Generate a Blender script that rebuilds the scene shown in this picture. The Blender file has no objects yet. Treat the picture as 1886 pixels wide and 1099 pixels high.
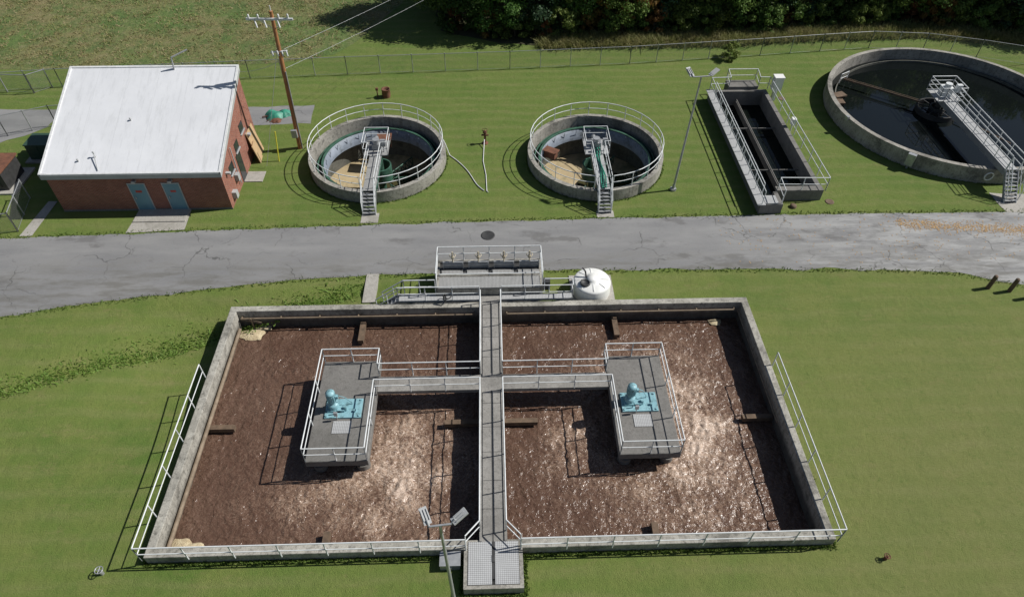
import bpy, math, random
import numpy as np
from mathutils import Vector, noise, Matrix
random.seed(7); rng=np.random.default_rng(7)
scene=bpy.context.scene
scene.view_settings.view_transform='Standard'
scene.view_settings.look='None'; scene.view_settings.exposure=0
pi=math.pi

# ---------------------------------------------------------------- materials
def newmat(name):
    m=bpy.data.materials.new(name); m.use_nodes=True
    nt=m.node_tree; return m,nt,nt.nodes['Principled BSDF']
def coords(nt,kind='Object'):
    n=nt.nodes.new('ShaderNodeTexCoord'); return n.outputs[kind]
def mapping(nt,vec,scale=(1,1,1),rot=(0,0,0)):
    n=nt.nodes.new('ShaderNodeMapping'); n.inputs['Scale'].default_value=scale; n.inputs['Rotation'].default_value=rot
    nt.links.new(vec,n.inputs['Vector']); return n.outputs[0]
def noi(nt,vec,scale,detail=4,rough=.55,dist=0):
    n=nt.nodes.new('ShaderNodeTexNoise'); n.inputs['Scale'].default_value=scale; n.inputs['Detail'].default_value=detail
    n.inputs['Roughness'].default_value=rough; n.inputs['Distortion'].default_value=dist
    nt.links.new(vec,n.inputs['Vector']); return n.outputs['Fac']
def ramp(nt,fac,lo,hi):
    n=nt.nodes.new('ShaderNodeMapRange'); n.inputs['From Min'].default_value=lo; n.inputs['From Max'].default_value=hi
    nt.links.new(fac,n.inputs['Value']); return n.outputs[0]
def mixc(nt,fac,a,b,mode='MIX'):
    n=nt.nodes.new('ShaderNodeMix'); n.data_type='RGBA'; n.blend_type=mode
    for s,x in ((0,fac),(6,a),(7,b)):
        if isinstance(x,(int,float)): n.inputs[s].default_value=x
        elif isinstance(x,tuple): n.inputs[s].default_value=(x[0],x[1],x[2],1)
        else: nt.links.new(x,n.inputs[s])
    return n.outputs[2]
def mth(nt,op,a,b=0.0):
    n=nt.nodes.new('ShaderNodeMath'); n.operation=op
    for s,x in ((0,a),(1,b)):
        if isinstance(x,(int,float)): n.inputs[s].default_value=x
        else: nt.links.new(x,n.inputs[s])
    return n.outputs[0]
def bump(nt,bsdf,h,strength=.4,dist=.05):
    n=nt.nodes.new('ShaderNodeBump'); n.inputs['Strength'].default_value=strength; n.inputs['Distance'].default_value=dist
    nt.links.new(h,n.inputs['Height']); nt.links.new(n.outputs[0],bsdf.inputs['Normal'])
def setc(nt,b,c):
    if isinstance(c,tuple): b.inputs['Base Color'].default_value=(c[0],c[1],c[2],1)
    else: nt.links.new(c,b.inputs['Base Color'])
def M(name,c,c2=None,scale=2.0,rough=.7,metal=0,bs=0,bd=.02,c3=None,s3=.5):
    m,nt,b=newmat(name); co=coords(nt)
    if c2 is None: c2=tuple(x*.75 for x in c)
    f=ramp(nt,noi(nt,co,scale,6,.65),.35,.65)
    col=mixc(nt,f,c,c2)
    if c3 is not None: col=mixc(nt,ramp(nt,noi(nt,co,s3,5,.7),.5,.68),col,c3)
    setc(nt,b,col); b.inputs['Roughness'].default_value=rough; b.inputs['Metallic'].default_value=metal
    if bs: bump(nt,b,noi(nt,co,scale*6,4),bs,bd)
    return m

def lawn_mat():
    m,nt,b=newmat('lawn_grass'); co=coords(nt)
    big=ramp(nt,noi(nt,co,.09,5,.65),.40,.60); med=ramp(nt,noi(nt,co,.45,7,.78),.42,.60)
    fine=ramp(nt,noi(nt,co,6,4,.75),.3,.7); vf=ramp(nt,noi(nt,co,24,3,.75),.3,.7)
    c=mixc(nt,big,(.078,.150,.022),(.135,.190,.038))
    c=mixc(nt,mth(nt,'MULTIPLY',med,.65),c,(.190,.210,.056))
    sep=nt.nodes.new('ShaderNodeSeparateXYZ'); nt.links.new(co,sep.inputs[0])
    far=ramp(nt,mth(nt,'ADD',sep.outputs[1],mth(nt,'MULTIPLY',noi(nt,co,.2,3),4)),15,22)
    c=mixc(nt,mth(nt,'MULTIPLY',far,.40),c,(.072,.142,.024))
    dry=mth(nt,'MULTIPLY',ramp(nt,mth(nt,'ADD',sep.outputs[0],mth(nt,'MULTIPLY',noi(nt,co,.15,3),14)),10,32),ramp(nt,sep.outputs[1],15,-4))
    c=mixc(nt,mth(nt,'MULTIPLY',dry,.75),c,(.205,.195,.078))
    wv=mth(nt,'ADD',sep.outputs[1],mth(nt,'MULTIPLY',noi(nt,co,.2,3),1.4))
    st=mth(nt,'MULTIPLY',ramp(nt,mth(nt,'SINE',mth(nt,'MULTIPLY',wv,5.6)),-.6,1),ramp(nt,noi(nt,mapping(nt,co,(.3,2,1)),.8,4,.7),.35,.60))
    c=mixc(nt,mth(nt,'MULTIPLY',st,.42),c,(.240,.225,.100))
    bare=ramp(nt,noi(nt,mapping(nt,co,(.6,1.2,1)),.9,8,.85),.54,.68)
    c=mixc(nt,mth(nt,'MULTIPLY',bare,.60),c,(.255,.200,.100))
    cl=ramp(nt,noi(nt,co,1.8,6,.85),.53,.66)
    c=mixc(nt,mth(nt,'MULTIPLY',cl,.55),c,(.050,.112,.014))
    c=mixc(nt,mth(nt,'MULTIPLY',fine,.38),c,(.050,.092,.016))
    c=mixc(nt,mth(nt,'MULTIPLY',vf,.42),c,(.22,.250,.088))
    setc(nt,b,c); b.inputs['Roughness'].default_value=.9; b.inputs['Specular IOR Level'].default_value=.15
    h=mth(nt,'ADD',noi(nt,co,18,4,.7),mth(nt,'MULTIPLY',noi(nt,co,2,4),1.2)); bump(nt,b,h,.7,.09)
    return m
def meadow_mat():
    m,nt,b=newmat('meadow'); co=coords(nt)
    c=mixc(nt,ramp(nt,noi(nt,co,.12,5,.65),.40,.60),(.095,.150,.034),(.185,.160,.068))
    c=mixc(nt,mth(nt,'MULTIPLY',ramp(nt,noi(nt,co,.35,7,.75),.47,.60),.8),c,(.060,.110,.022))
    c=mixc(nt,mth(nt,'MULTIPLY',ramp(nt,noi(nt,co,1.5,7,.8),.53,.70),.8),c,(.28,.24,.135))
    setc(nt,b,c); b.inputs['Roughness'].default_value=.95
    bump(nt,b,noi(nt,co,2,5,.7),.8,.3); return m
def road_mat():
    m,nt,b=newmat('asphalt'); co=coords(nt)
    st=mapping(nt,co,(.35,1.6,1))
    c=mixc(nt,ramp(nt,noi(nt,st,.55,5,.65),.35,.65),(.160,.160,.162),(.230,.228,.224))
    c=mixc(nt,mth(nt,'MULTIPLY',ramp(nt,noi(nt,co,30,3,.8),.3,.7),.35),c,(.32,.32,.315))
    c=mixc(nt,mth(nt,'MULTIPLY',ramp(nt,noi(nt,mapping(nt,co,(.5,1,1)),.42,6,.6),.57,.63),.7),c,(.125,.122,.118))
    sep=nt.nodes.new('ShaderNodeSeparateXYZ'); nt.links.new(co,sep.inputs[0])
    lt=mth(nt,'MULTIPLY',ramp(nt,sep.outputs[0],12,26),ramp(nt,noi(nt,st,.8,6,.7),.42,.6))
    c=mixc(nt,mth(nt,'MULTIPLY',lt,.75),c,(.38,.38,.37))
    ed=mth(nt,'MULTIPLY',ramp(nt,sep.outputs[1],12.6,10.6),ramp(nt,noi(nt,st,1.1,5,.7),.42,.62))
    c=mixc(nt,mth(nt,'MULTIPLY',ed,.65),c,(.11,.105,.09))
    sp=ramp(nt,noi(nt,co,1.3,8,.85),.57,.68); c=mixc(nt,mth(nt,'MULTIPLY',sp,.5),c,(.10,.098,.09))
    v=nt.nodes.new('ShaderNodeTexVoronoi'); v.feature='DISTANCE_TO_EDGE'; v.inputs['Scale'].default_value=.32
    wv=nt.nodes.new('ShaderNodeVectorMath'); wv.operation='ADD'
    nn=nt.nodes.new('ShaderNodeTexNoise'); nn.inputs['Scale'].default_value=1.2; nn.inputs['Detail'].default_value=7
    nt.links.new(co,nn.inputs['Vector']); nt.links.new(co,wv.inputs[0]); nt.links.new(nn.outputs['Color'],wv.inputs[1]); nt.links.new(wv.outputs[0],v.inputs['Vector'])
    cr=mth(nt,'MULTIPLY',ramp(nt,v.outputs['Distance'],.011,.003),ramp(nt,noi(nt,co,.35,4),.49,.58))
    c=mixc(nt,mth(nt,'MULTIPLY',cr,.65),c,(.05,.05,.045))
    setc(nt,b,c); b.inputs['Roughness'].default_value=.85
    bump(nt,b,noi(nt,co,40,3),.25,.02); return m
def brick_mat():
    m,nt,b=newmat('red_brick'); co=coords(nt)
    sep=nt.nodes.new('ShaderNodeSeparateXYZ'); nt.links.new(co,sep.inputs[0])
    cb=nt.nodes.new('ShaderNodeCombineXYZ'); nt.links.new(mth(nt,'ADD',sep.outputs[0],sep.outputs[1]),cb.inputs[0]); nt.links.new(sep.outputs[2],cb.inputs[1])
    t=nt.nodes.new('ShaderNodeTexBrick'); t.inputs['Scale'].default_value=1
    t.inputs['Brick Width'].default_value=.24; t.inputs['Row Height'].default_value=.085; t.inputs['Mortar Size'].default_value=.012
    t.inputs['Color1'].default_value=(.25,.062,.036,1); t.inputs['Color2'].default_value=(.36,.115,.07,1); t.inputs['Mortar'].default_value=(.27,.21,.17,1)
    nt.links.new(cb.outputs[0],t.inputs['Vector'])
    c=mixc(nt,mth(nt,'MULTIPLY',ramp(nt,noi(nt,co,.8,5,.7),.4,.7),.45),t.outputs['Color'],(.14,.055,.04))
    setc(nt,b,c); b.inputs['Roughness'].default_value=.9; return m
def concrete_mat(name,base,dark,light,moss=.5,damp_shade=None):
    m,nt,b=newmat(name); co=coords(nt)
    c=mixc(nt,ramp(nt,noi(nt,co,1.1,7,.7),.38,.62),base,light)
    c=mixc(nt,mth(nt,'MULTIPLY',ramp(nt,noi(nt,co,.55,7,.75),.50,.62),moss),c,dark)
    c=mixc(nt,mth(nt,'MULTIPLY',ramp(nt,noi(nt,co,5,6,.8),.53,.62),moss*.85),c,dark)
    c=mixc(nt,mth(nt,'MULTIPLY',ramp(nt,noi(nt,co,16,4,.8),.40,.75),.35),c,tuple(x*.5 for x in dark))
    streak=noi(nt,mapping(nt,co,(3,3,.25)),1.6,5,.7)
    c=mixc(nt,mth(nt,'MULTIPLY',ramp(nt,streak,.52,.7),moss*.7),c,dark)
    if damp_shade is not None:
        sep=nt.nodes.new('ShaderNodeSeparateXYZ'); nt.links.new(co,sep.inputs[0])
        w=ramp(nt,mth(nt,'ADD',sep.outputs[2],mth(nt,'MULTIPLY',noi(nt,co,2.5,5,.7),.5)),damp_shade+.35,damp_shade)
        c=mixc(nt,mth(nt,'MULTIPLY',w,.8),c,(.035,.03,.024))  # waterline damp stain, with inner-wall shade painted into the same dark blend
    setc(nt,b,c); b.inputs['Roughness'].default_value=.9
    bump(nt,b,noi(nt,co,14,5,.7),.4,.03); return m
def roof_mat():
    m,nt,b=newmat('white_roof_membrane'); co=coords(nt)
    c=mixc(nt,ramp(nt,noi(nt,co,.35,5,.7),.35,.65),(.72,.73,.75),(.66,.67,.69))
    c=mixc(nt,mth(nt,'MULTIPLY',ramp(nt,noi(nt,mapping(nt,co,(2.5,.25,1)),1.2,6,.75),.50,.70),.55),c,(.50,.51,.52))
    sep=nt.nodes.new('ShaderNodeSeparateXYZ'); nt.links.new(co,sep.inputs[0])
    fx=mth(nt,'FRACT',mth(nt,'MULTIPLY',sep.outputs[0],.49)); seam=mth(nt,'LESS_THAN',fx,.014)
    c=mixc(nt,mth(nt,'MULTIPLY',seam,.28),c,(.40,.41,.42))
    setc(nt,b,c); b.inputs['Roughness'].default_value=.6; bump(nt,b,noi(nt,co,1.4,3),.2,.04); return m
def grate_mat(name,c1,c2,scale,rot=pi/4):
    m,nt,b=newmat(name); co=coords(nt)
    mp=mapping(nt,co,(1,1.0,1),(0,0,rot))
    t=nt.nodes.new('ShaderNodeTexChecker'); t.inputs['Scale'].default_value=scale
    ad=nt.nodes.new('ShaderNodeVectorMath'); ad.operation='ADD'; ad.inputs[1].default_value=(.003,.003,.013)
    nt.links.new(mp,ad.inputs[0]); nt.links.new(ad.outputs[0],t.inputs['Vector'])
    c=mixc(nt,t.outputs['Fac'],c1,c2); c=mixc(nt,mth(nt,'MULTIPLY',ramp(nt,noi(nt,co,1.2,5,.7),.4,.7),.4),c,c2)
    setc(nt,b,c); b.inputs['Roughness'].default_value=.55; return m
def sludge_mat():
    m,nt,b=newmat('mixed_liquor'); co=coords(nt)
    a=nt.nodes.new('ShaderNodeAttribute'); a.attribute_name='foam'; fo=a.outputs['Fac']
    c=mixc(nt,ramp(nt,noi(nt,co,.35,4,.6),.35,.65),(.082,.045,.031),(.104,.061,.043))
    c=mixc(nt,mth(nt,'MULTIPLY',fo,.55),c,(.215,.130,.088))
    rd=noi(nt,co,2.4,7,.7,1.6); rid=mth(nt,'SUBTRACT',1.0,mth(nt,'MULTIPLY',mth(nt,'ABSOLUTE',mth(nt,'SUBTRACT',rd,.5)),9.0))
    th=mth(nt,'ADD',rid,mth(nt,'MULTIPLY',fo,1.25))
    c=mixc(nt,mth(nt,'MULTIPLY',ramp(nt,th,.85,1.8),.85),c,(.37,.26,.185))
    n2=noi(nt,mapping(nt,co,(1,1.5,1)),7,6,.8,1.5); th2=mth(nt,'ADD',n2,mth(nt,'MULTIPLY',fo,.22))
    c=mixc(nt,mth(nt,'MULTIPLY',ramp(nt,th2,.64,.72),.9),c,(.60,.48,.39))  # pale foam speckle; its colour also stands in for sun sparkle on the liquor
    setc(nt,b,c); b.inputs['Roughness'].default_value=.21; b.inputs['IOR'].default_value=1.36
    h=mth(nt,'ADD',noi(nt,co,3.0,3,.5,.8),mth(nt,'MULTIPLY',noi(nt,co,9,2,.5,.5),.35)); bump(nt,b,h,.60,.17)
    return m
def darkwater_mat(name,c,speck=.5,ior=1.33):
    m,nt,b=newmat(name); co=coords(nt)
    s=ramp(nt,noi(nt,co,5,7,.85,.5),.62,.72)
    col=mixc(nt,mth(nt,'MULTIPLY',s,speck),c,(.10,.10,.07))
    setc(nt,b,col); b.inputs['Roughness'].default_value=.03; b.inputs['IOR'].default_value=ior
    bump(nt,b,noi(nt,co,2.0,3),.08,.03); return m
def leaf_mat(name,c1,c2,c3,trans=.35):
    m,nt,b=newmat(name); co=coords(nt); oi=nt.nodes.new('ShaderNodeObjectInfo')
    g=nt.nodes.new('ShaderNodeNewGeometry')
    c=mixc(nt,ramp(nt,noi(nt,co,.9,3,.6),.35,.65),c1,c2)
    c=mixc(nt,mth(nt,'MULTIPLY',g.outputs['Random Per Island'],.6),c,c3)
    hs=nt.nodes.new('ShaderNodeHueSaturation'); nt.links.new(c,hs.inputs['Color'])
    mr=nt.nodes.new('ShaderNodeMapRange'); mr.inputs['To Min'].default_value=.7; mr.inputs['To Max'].default_value=1.5
    nt.links.new(oi.outputs['Random'],mr.inputs['Value']); nt.links.new(mr.outputs[0],hs.inputs['Value'])
    mr2=nt.nodes.new('ShaderNodeMapRange'); mr2.inputs['To Min'].default_value=.470; mr2.inputs['To Max'].default_value=.515
    nt.links.new(mth(nt,'FRACT',mth(nt,'MULTIPLY',oi.outputs['Random'],7.3)),mr2.inputs['Value']); nt.links.new(mr2.outputs[0],hs.inputs['Hue'])
    nt.links.new(hs.outputs[0],b.inputs['Base Color']); b.inputs['Roughness'].default_value=.6
    b.inputs['Specular IOR Level'].default_value=.25
    tr=nt.nodes.new('ShaderNodeBsdfTranslucent'); nt.links.new(hs.outputs[0],tr.inputs['Color'])
    mx=nt.nodes.new('ShaderNodeMixShader'); mx.inputs[0].default_value=trans
    nt.links.new(b.outputs[0],mx.inputs[1]); nt.links.new(tr.outputs[0],mx.inputs[2])
    nt.links.new(mx.outputs[0],nt.nodes['Material Output'].inputs['Surface'])
    return m
def mesh_fence_mat():
    m,nt,b=newmat('chain_link_mesh'); co=coords(nt)
    b.inputs['Base Color'].default_value=(.38,.39,.38,1); b.inputs['Metallic'].default_value=.3; b.inputs['Roughness'].default_value=.5
    sep=nt.nodes.new('ShaderNodeSeparateXYZ'); nt.links.new(co,sep.inputs[0])
    hx=mth(nt,'ADD',sep.outputs[0],sep.outputs[1])
    d1=mth(nt,'FRACT',mth(nt,'MULTIPLY',mth(nt,'ADD',hx,sep.outputs[2]),14)); d2=mth(nt,'FRACT',mth(nt,'MULTIPLY',mth(nt,'SUBTRACT',hx,sep.outputs[2]),14))
    al=mth(nt,'MAXIMUM',mth(nt,'LESS_THAN',d1,.07),mth(nt,'LESS_THAN',d2,.07))
    nt.links.new(al,b.inputs['Alpha']); return m

LAWN=lawn_mat(); MEADOW=meadow_mat(); ROAD=road_mat(); BRICK=brick_mat()
CONC=concrete_mat('weathered_concrete',(.29,.275,.24),(.075,.07,.06),(.46,.44,.39),.75)
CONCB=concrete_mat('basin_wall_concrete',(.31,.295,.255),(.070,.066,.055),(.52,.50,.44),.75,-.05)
CONCD=concrete_mat('dark_aggregate_concrete',(.17,.163,.152),(.08,.078,.068),(.23,.22,.205),.55)
CONCL=concrete_mat('pavement_concrete',(.38,.36,.325),(.19,.18,.15),(.44,.42,.38),.5)
CONCW=concrete_mat('walkway_concrete',(.25,.24,.22),(.11,.105,.095),(.36,.345,.32),.55)
WRAIL=M('painted_rail',(.72,.74,.74),(.58,.60,.60),3,.45)
GALV=M('galvanised_steel',(.45,.46,.47),(.33,.34,.35),3,.4,.4)
DARKM=M('dark_steel',(.05,.05,.05),(.03,.03,.03),3,.6)
TEAL=M('teal_paint',(.27,.48,.53),(.20,.38,.43),2,.45,c3=(.11,.20,.21),s3=5)
DOOR=M('blue_door_paint',(.15,.29,.35),(.12,.24,.30),1,.5)
GREENP=M('green_paint',(.05,.13,.09),(.035,.09,.06),2,.55,c3=(.025,.05,.035),s3=2)
RUST=M('rusty_steel',(.20,.085,.048),(.11,.048,.029),3,.85)
WOOD=M('pole_wood',(.40,.18,.07),(.27,.12,.05),2,.8)
TIMBER=M('dark_timber',(.17,.115,.075),(.09,.062,.04),3,.85)
ROOFM=roof_mat()
FASC=M('grey_fascia',(.42,.43,.43),(.34,.35,.35),1,.6)
WHITEP=M('white_polyethylene',(.80,.80,.77),(.74,.74,.71),1.5,.4)
BLUEG=M('grey_blue_steel',(.24,.275,.33),(.16,.19,.23),1.2,.6,c3=(.08,.09,.09),s3=1.4)
GRATE=grate_mat('bar_grating',(.44,.44,.43),(.16,.16,.155),18)
GRATEL=grate_mat('diamond_plate',(.50,.51,.51),(.26,.26,.26),17)
SLUDGE=sludge_mat()
DARKW=darkwater_mat('dark_clear_water',(.006,.008,.008),.35)
CHLW=darkwater_mat('channel_water',(.008,.011,.009),.2,1.25)
DEEPW=darkwater_mat('murky_residual_water',(.060,.055,.025),.6,1.25)
FLOORM=M('clarifier_floor_sludge',(.46,.37,.22),(.34,.265,.155),.6,.5,c3=(.14,.13,.07),s3=.5,bs=.3)
WALLD=concrete_mat('stained_clarifier_concrete',(.12,.12,.10),(.035,.04,.03),(.17,.165,.145),.7)
FOAM=M('cream_foam',(.62,.53,.35),(.42,.33,.2),3,.9,bs=.8,bd=.08)
MESHF=mesh_fence_mat()
YEL=M('yellow_plastic',(.65,.62,.06),(.55,.50,.05),2,.5)
GREENT=M('green_tarp',(.05,.30,.20),(.03,.18,.13),3,.5)
DGREEN=M('dark_green_cabinet',(.035,.075,.05),(.03,.06,.04),2,.5)
PLY=M('plywood',(.50,.35,.20),(.42,.28,.15),3,.8)
STEMC=M('gate_stem_cream',(.50,.45,.34),(.40,.34,.24),3,.6)
GLASS=M('dark_window',(.03,.035,.04),(.02,.025,.03),2,.15)
INS=M('white_insulator',(.75,.76,.76),(.6,.6,.6),4,.3)
BARK=M('bark',(.10,.075,.055),(.05,.04,.03),4,.9,bs=.5)
FORESTF=M('forest_floor',(.045,.05,.018),(.06,.055,.026),1,.95,bs=.6,bd=.1)
REDL=M('red_label',(.5,.05,.03),(.4,.04,.03),2,.5)
LEAFS=[leaf_mat('leaf_dark_green',(.040,.090,.020),(.080,.145,.032),(.13,.19,.045)),
       leaf_mat('leaf_mid_green',(.060,.115,.022),(.11,.175,.038),(.17,.22,.06)),
       leaf_mat('leaf_bluish_green',(.040,.092,.045),(.065,.125,.062),(.10,.165,.09)),
       leaf_mat('leaf_autumn',(.17,.075,.026),(.13,.115,.028),(.26,.15,.045))]
WEEDM=leaf_mat('tall_weed',(.15,.20,.05),(.25,.24,.09),(.36,.33,.16))
MEADOWB=leaf_mat('meadow_blade',(.11,.165,.038),(.20,.18,.075),(.32,.28,.16))
DITCHM=leaf_mat('ditch_weed',(.075,.155,.025),(.11,.19,.035),(.15,.22,.05))
FALLEN=M('fallen_leaves',(.50,.33,.15),(.36,.22,.10),6,.9)

# ---------------------------------------------------------------- mesh builder
def link(o,parent=None):
    scene.collection.objects.link(o)
    if parent: o.parent=parent
    return o
def empty(name):
    o=bpy.data.objects.new(name,None); o.empty_display_size=.5; return link(o)
class MB:
    def __init__(s): s.v=[];s.f=[];s.m=[];s.sm=[]
    def add(s,vs,fs,mat=0,smooth=False):
        b=len(s.v); s.v+= [tuple(p) for p in vs]
        for f in fs: s.f.append([i+b for i in f]); s.m.append(mat); s.sm.append(smooth)
    def box(s,x0,x1,y0,y1,z0,z1,mat=0):
        s.add([(x0,y0,z0),(x1,y0,z0),(x1,y1,z0),(x0,y1,z0),(x0,y0,z1),(x1,y0,z1),(x1,y1,z1),(x0,y1,z1)],
              [(0,3,2,1),(4,5,6,7),(0,1,5,4),(1,2,6,5),(2,3,7,6),(3,0,4,7)],mat)
    def obox(s,c,d,rz=0,mat=0,rx=0,ry=0):
        R=Matrix.Rotation(rz,3,'Z')@Matrix.Rotation(ry,3,'Y')@Matrix.Rotation(rx,3,'X'); c=Vector(c)
        vs=[c+R@Vector((sx*d[0]/2,sy*d[1]/2,sz*d[2]/2)) for sz in(-1,1) for sx,sy in((-1,-1),(1,-1),(1,1),(-1,1))]
        s.add(vs,[(0,3,2,1),(4,5,6,7),(0,1,5,4),(1,2,6,5),(2,3,7,6),(3,0,4,7)],mat)
    def cyl(s,p0,p1,r0,r1=None,n=8,mat=0,cap=True,smooth=True):
        if r1 is None: r1=r0
        p0=Vector(p0);p1=Vector(p1);d=p1-p0
        if d.length<1e-6: return
        d.normalize(); a=Vector((0,0,1)) if abs(d.z)<.9 else Vector((1,0,0))
        u=d.cross(a).normalized(); w=d.cross(u)
        vs=[];
        for p,r in((p0,r0),(p1,r1)):
            for i in range(n):
                t=2*pi*i/n; vs.append(p+(u*math.cos(t)+w*math.sin(t))*r)
        s.add(vs,[(i,(i+1)%n,n+(i+1)%n,n+i) for i in range(n)],mat,smooth)
        if cap: s.add(vs[:n],[tuple(range(n))[::-1]],mat); s.add(vs[n:],[tuple(range(n))],mat)
    def lathe(s,c,prof,n=32,mat=0,smooth=True,a0=0,a1=2*pi):
        full=abs(a1-a0-2*pi)<1e-6; k=n if full else n+1; vs=[]
        for r,z in prof:
            for i in range(k):
                t=a0+(a1-a0)*i/n; vs.append((c[0]+r*math.cos(t),c[1]+r*math.sin(t),c[2]+z))
        fs=[]
        for j in range(len(prof)-1):
            for i in range(n):
                i2=(i+1)%k; fs.append((j*k+i,j*k+i2,(j+1)*k+i2,(j+1)*k+i))
        s.add(vs,fs,mat,smooth)
    def ring(s,cx,cy,ri,ro,z0,z1,n=64,mat=0,a0=0,a1=2*pi):
        for pr in ([(ro,z0),(ro,z1)],[(ro,z1),(ri,z1)],[(ri,z1),(ri,z0)]):
            s.lathe((cx,cy,0),pr,n,mat,len(set(q[0] for q in pr))==1,a0,a1)
    def disc(s,cx,cy,r,z,n=48,mat=0):
        s.add([(cx+r*math.cos(2*pi*i/n),cy+r*math.sin(2*pi*i/n),z) for i in range(n)],[tuple(range(n))],mat)
    def tube(s,pts,r,n=6,mat=0):
        for a,b in zip(pts[:-1],pts[1:]): s.cyl(a,b,r,r,n,mat,False)
    def rail(s,pts,h=1.07,sp=1.8,r=.03,mat=0,mids=(.5,),closed=False,endposts=True):
        pts=[Vector(p) for p in pts]
        if closed: pts=pts+[pts[0]]
        for a,b in zip(pts[:-1],pts[1:]):
            L=(b-a).length; n=max(1,round(L/sp))
            for i in range(n+1):
                p=a.lerp(b,i/n); s.cyl(p,p+Vector((0,0,h)),r,r,6,mat,False)
            for q in list(mids)+[1]:
                o=Vector((0,0,h*q)); s.cyl(a+o,b+o,r*(1.1 if q==1 else .85),None,6,mat,True)
    def build(s,name,mats,parent=None):
        me=bpy.data.meshes.new(name); me.from_pydata(s.v,[],s.f)
        for m in mats: me.materials.append(m)
        me.polygons.foreach_set('material_index',s.m); me.polygons.foreach_set('use_smooth',s.sm); me.update()
        return link(bpy.data.objects.new(name,me),parent)
def fast(name,V,F,mats,parent=None,mi=None,doLink=True):
    me=bpy.data.meshes.new(name); V=np.asarray(V,dtype=np.float32); F=np.asarray(F,dtype=np.int32); k=F.shape[1]
    me.vertices.add(len(V)); me.vertices.foreach_set('co',V.ravel())
    me.loops.add(F.size); me.loops.foreach_set('vertex_index',F.ravel())
    me.polygons.add(len(F)); me.polygons.foreach_set('loop_start',np.arange(0,F.size,k,dtype=np.int32))
    for m in mats: me.materials.append(m)
    if mi is not None: me.polygons.foreach_set('material_index',np.asarray(mi,dtype=np.int32))
    me.update(calc_edges=True); me.validate()
    o=bpy.data.objects.new(name,me)
    return link(o,parent) if doLink else o

# ---------------------------------------------------------------- terrain
def ss(a,b,x):
    t=min(1,max(0,(x-a)/(b-a))); return t*t*(3-2*t)
ROADU=[(-200,12),(-60,13.7),(-31.4,14.2),(-16,14.75),(-3.7,15.1),(9,15.3),(21.8,15.4),(36,15.3),(60,15.5),(200,18)]
ROADL=[(-200,-60),(-60,-3),(-45,2.6),(-35,5.6),(-28.1,7.35),(-23.9,8.2),(-18.5,9.05),(-11.6,10.0),(-6.7,10.25),(3.2,10.4),(16.6,10.2),(23.3,10.0),(28.3,9.6),(32.3,8.4),(38,5.5),(48,-1),(200,-90)]
def interp(L,x):
    for a,b in zip(L[:-1],L[1:]):
        if a[0]<=x<=b[0]: return a[1]+(b[1]-a[1])*(x-a[0])/(b[0]-a[0])
    return L[-1][1]
def g(x,y):
    z=0
    if -45<x<-2 and -9<y<12:
        d=interp(ROADL,x)-y
        fade=ss(.1,1.6,d)
        z-= .85*math.exp(-((x+16.5)/4.5)**2-((y-4.0)/4.2)**2)*fade
        ly=9.4+ (x+8.6)*0.33 - .006*(x+8.6)**2*.6
        z-= .26*math.exp(-((y-ly+.6)/.7)**2)*fade*ss(-4,-8,x)
    return z
def axis(lo,f0,f1,hi,fine,coarse):
    a=list(np.arange(f0,f1+1e-6,fine)); l=[];x=f0;st=fine
    while x>lo: st=min(coarse,st*1.35); x-=st; l.append(x)
    r=[];x=a[-1];st=fine
    while x<hi: st=min(coarse,st*1.35); x+=st; r.append(x)
    return np.array(l[::-1]+a+r)
CL=[(-8.05,22.2,4.9),(7.7,22.0,4.9),(36.4,27.6,9.2)]
X=axis(-300,-34,46.2,300,.2,12); Y=axis(-120,-9,37.4,400,.2,12)
nx,ny=len(X),len(Y)
V=np.zeros((ny,nx,3),dtype=np.float32); V[:,:,0]=X[None,:]; V[:,:,1]=Y[:,None]
for j in range(ny):
    if -9<Y[j]<12:
        for i in range(nx):
            if -45<X[i]<-2: V[j,i,2]=g(X[i],Y[j])
cxm=(X[:-1]+X[1:])/2; cym=(Y[:-1]+Y[1:])/2
CX,CY=np.meshgrid(cxm,cym)
hole=(np.abs(CX)<14.70)&(np.abs(CY)<7.15)
for c in CL: hole|=((CX-c[0])**2+(CY-c[1])**2<(c[2]-.17)**2)
hole|=(CX>18.12)&(CX<22.58)&(CY>17.05)&(CY<30.38)
hole|=(CX>18.12)&(CX<19.4)&(CY>15.65)&(CY<17.2)
I,J=np.meshgrid(np.arange(nx-1),np.arange(ny-1)); k=(J*nx+I)
F=np.stack([k,k+1,k+nx+1,k+nx],-1)[~hole]
gr=fast('ground',V.reshape(-1,3),F,[LAWN])
gr.data.polygons.foreach_set('use_smooth',[True]*len(gr.data.polygons))

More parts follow.
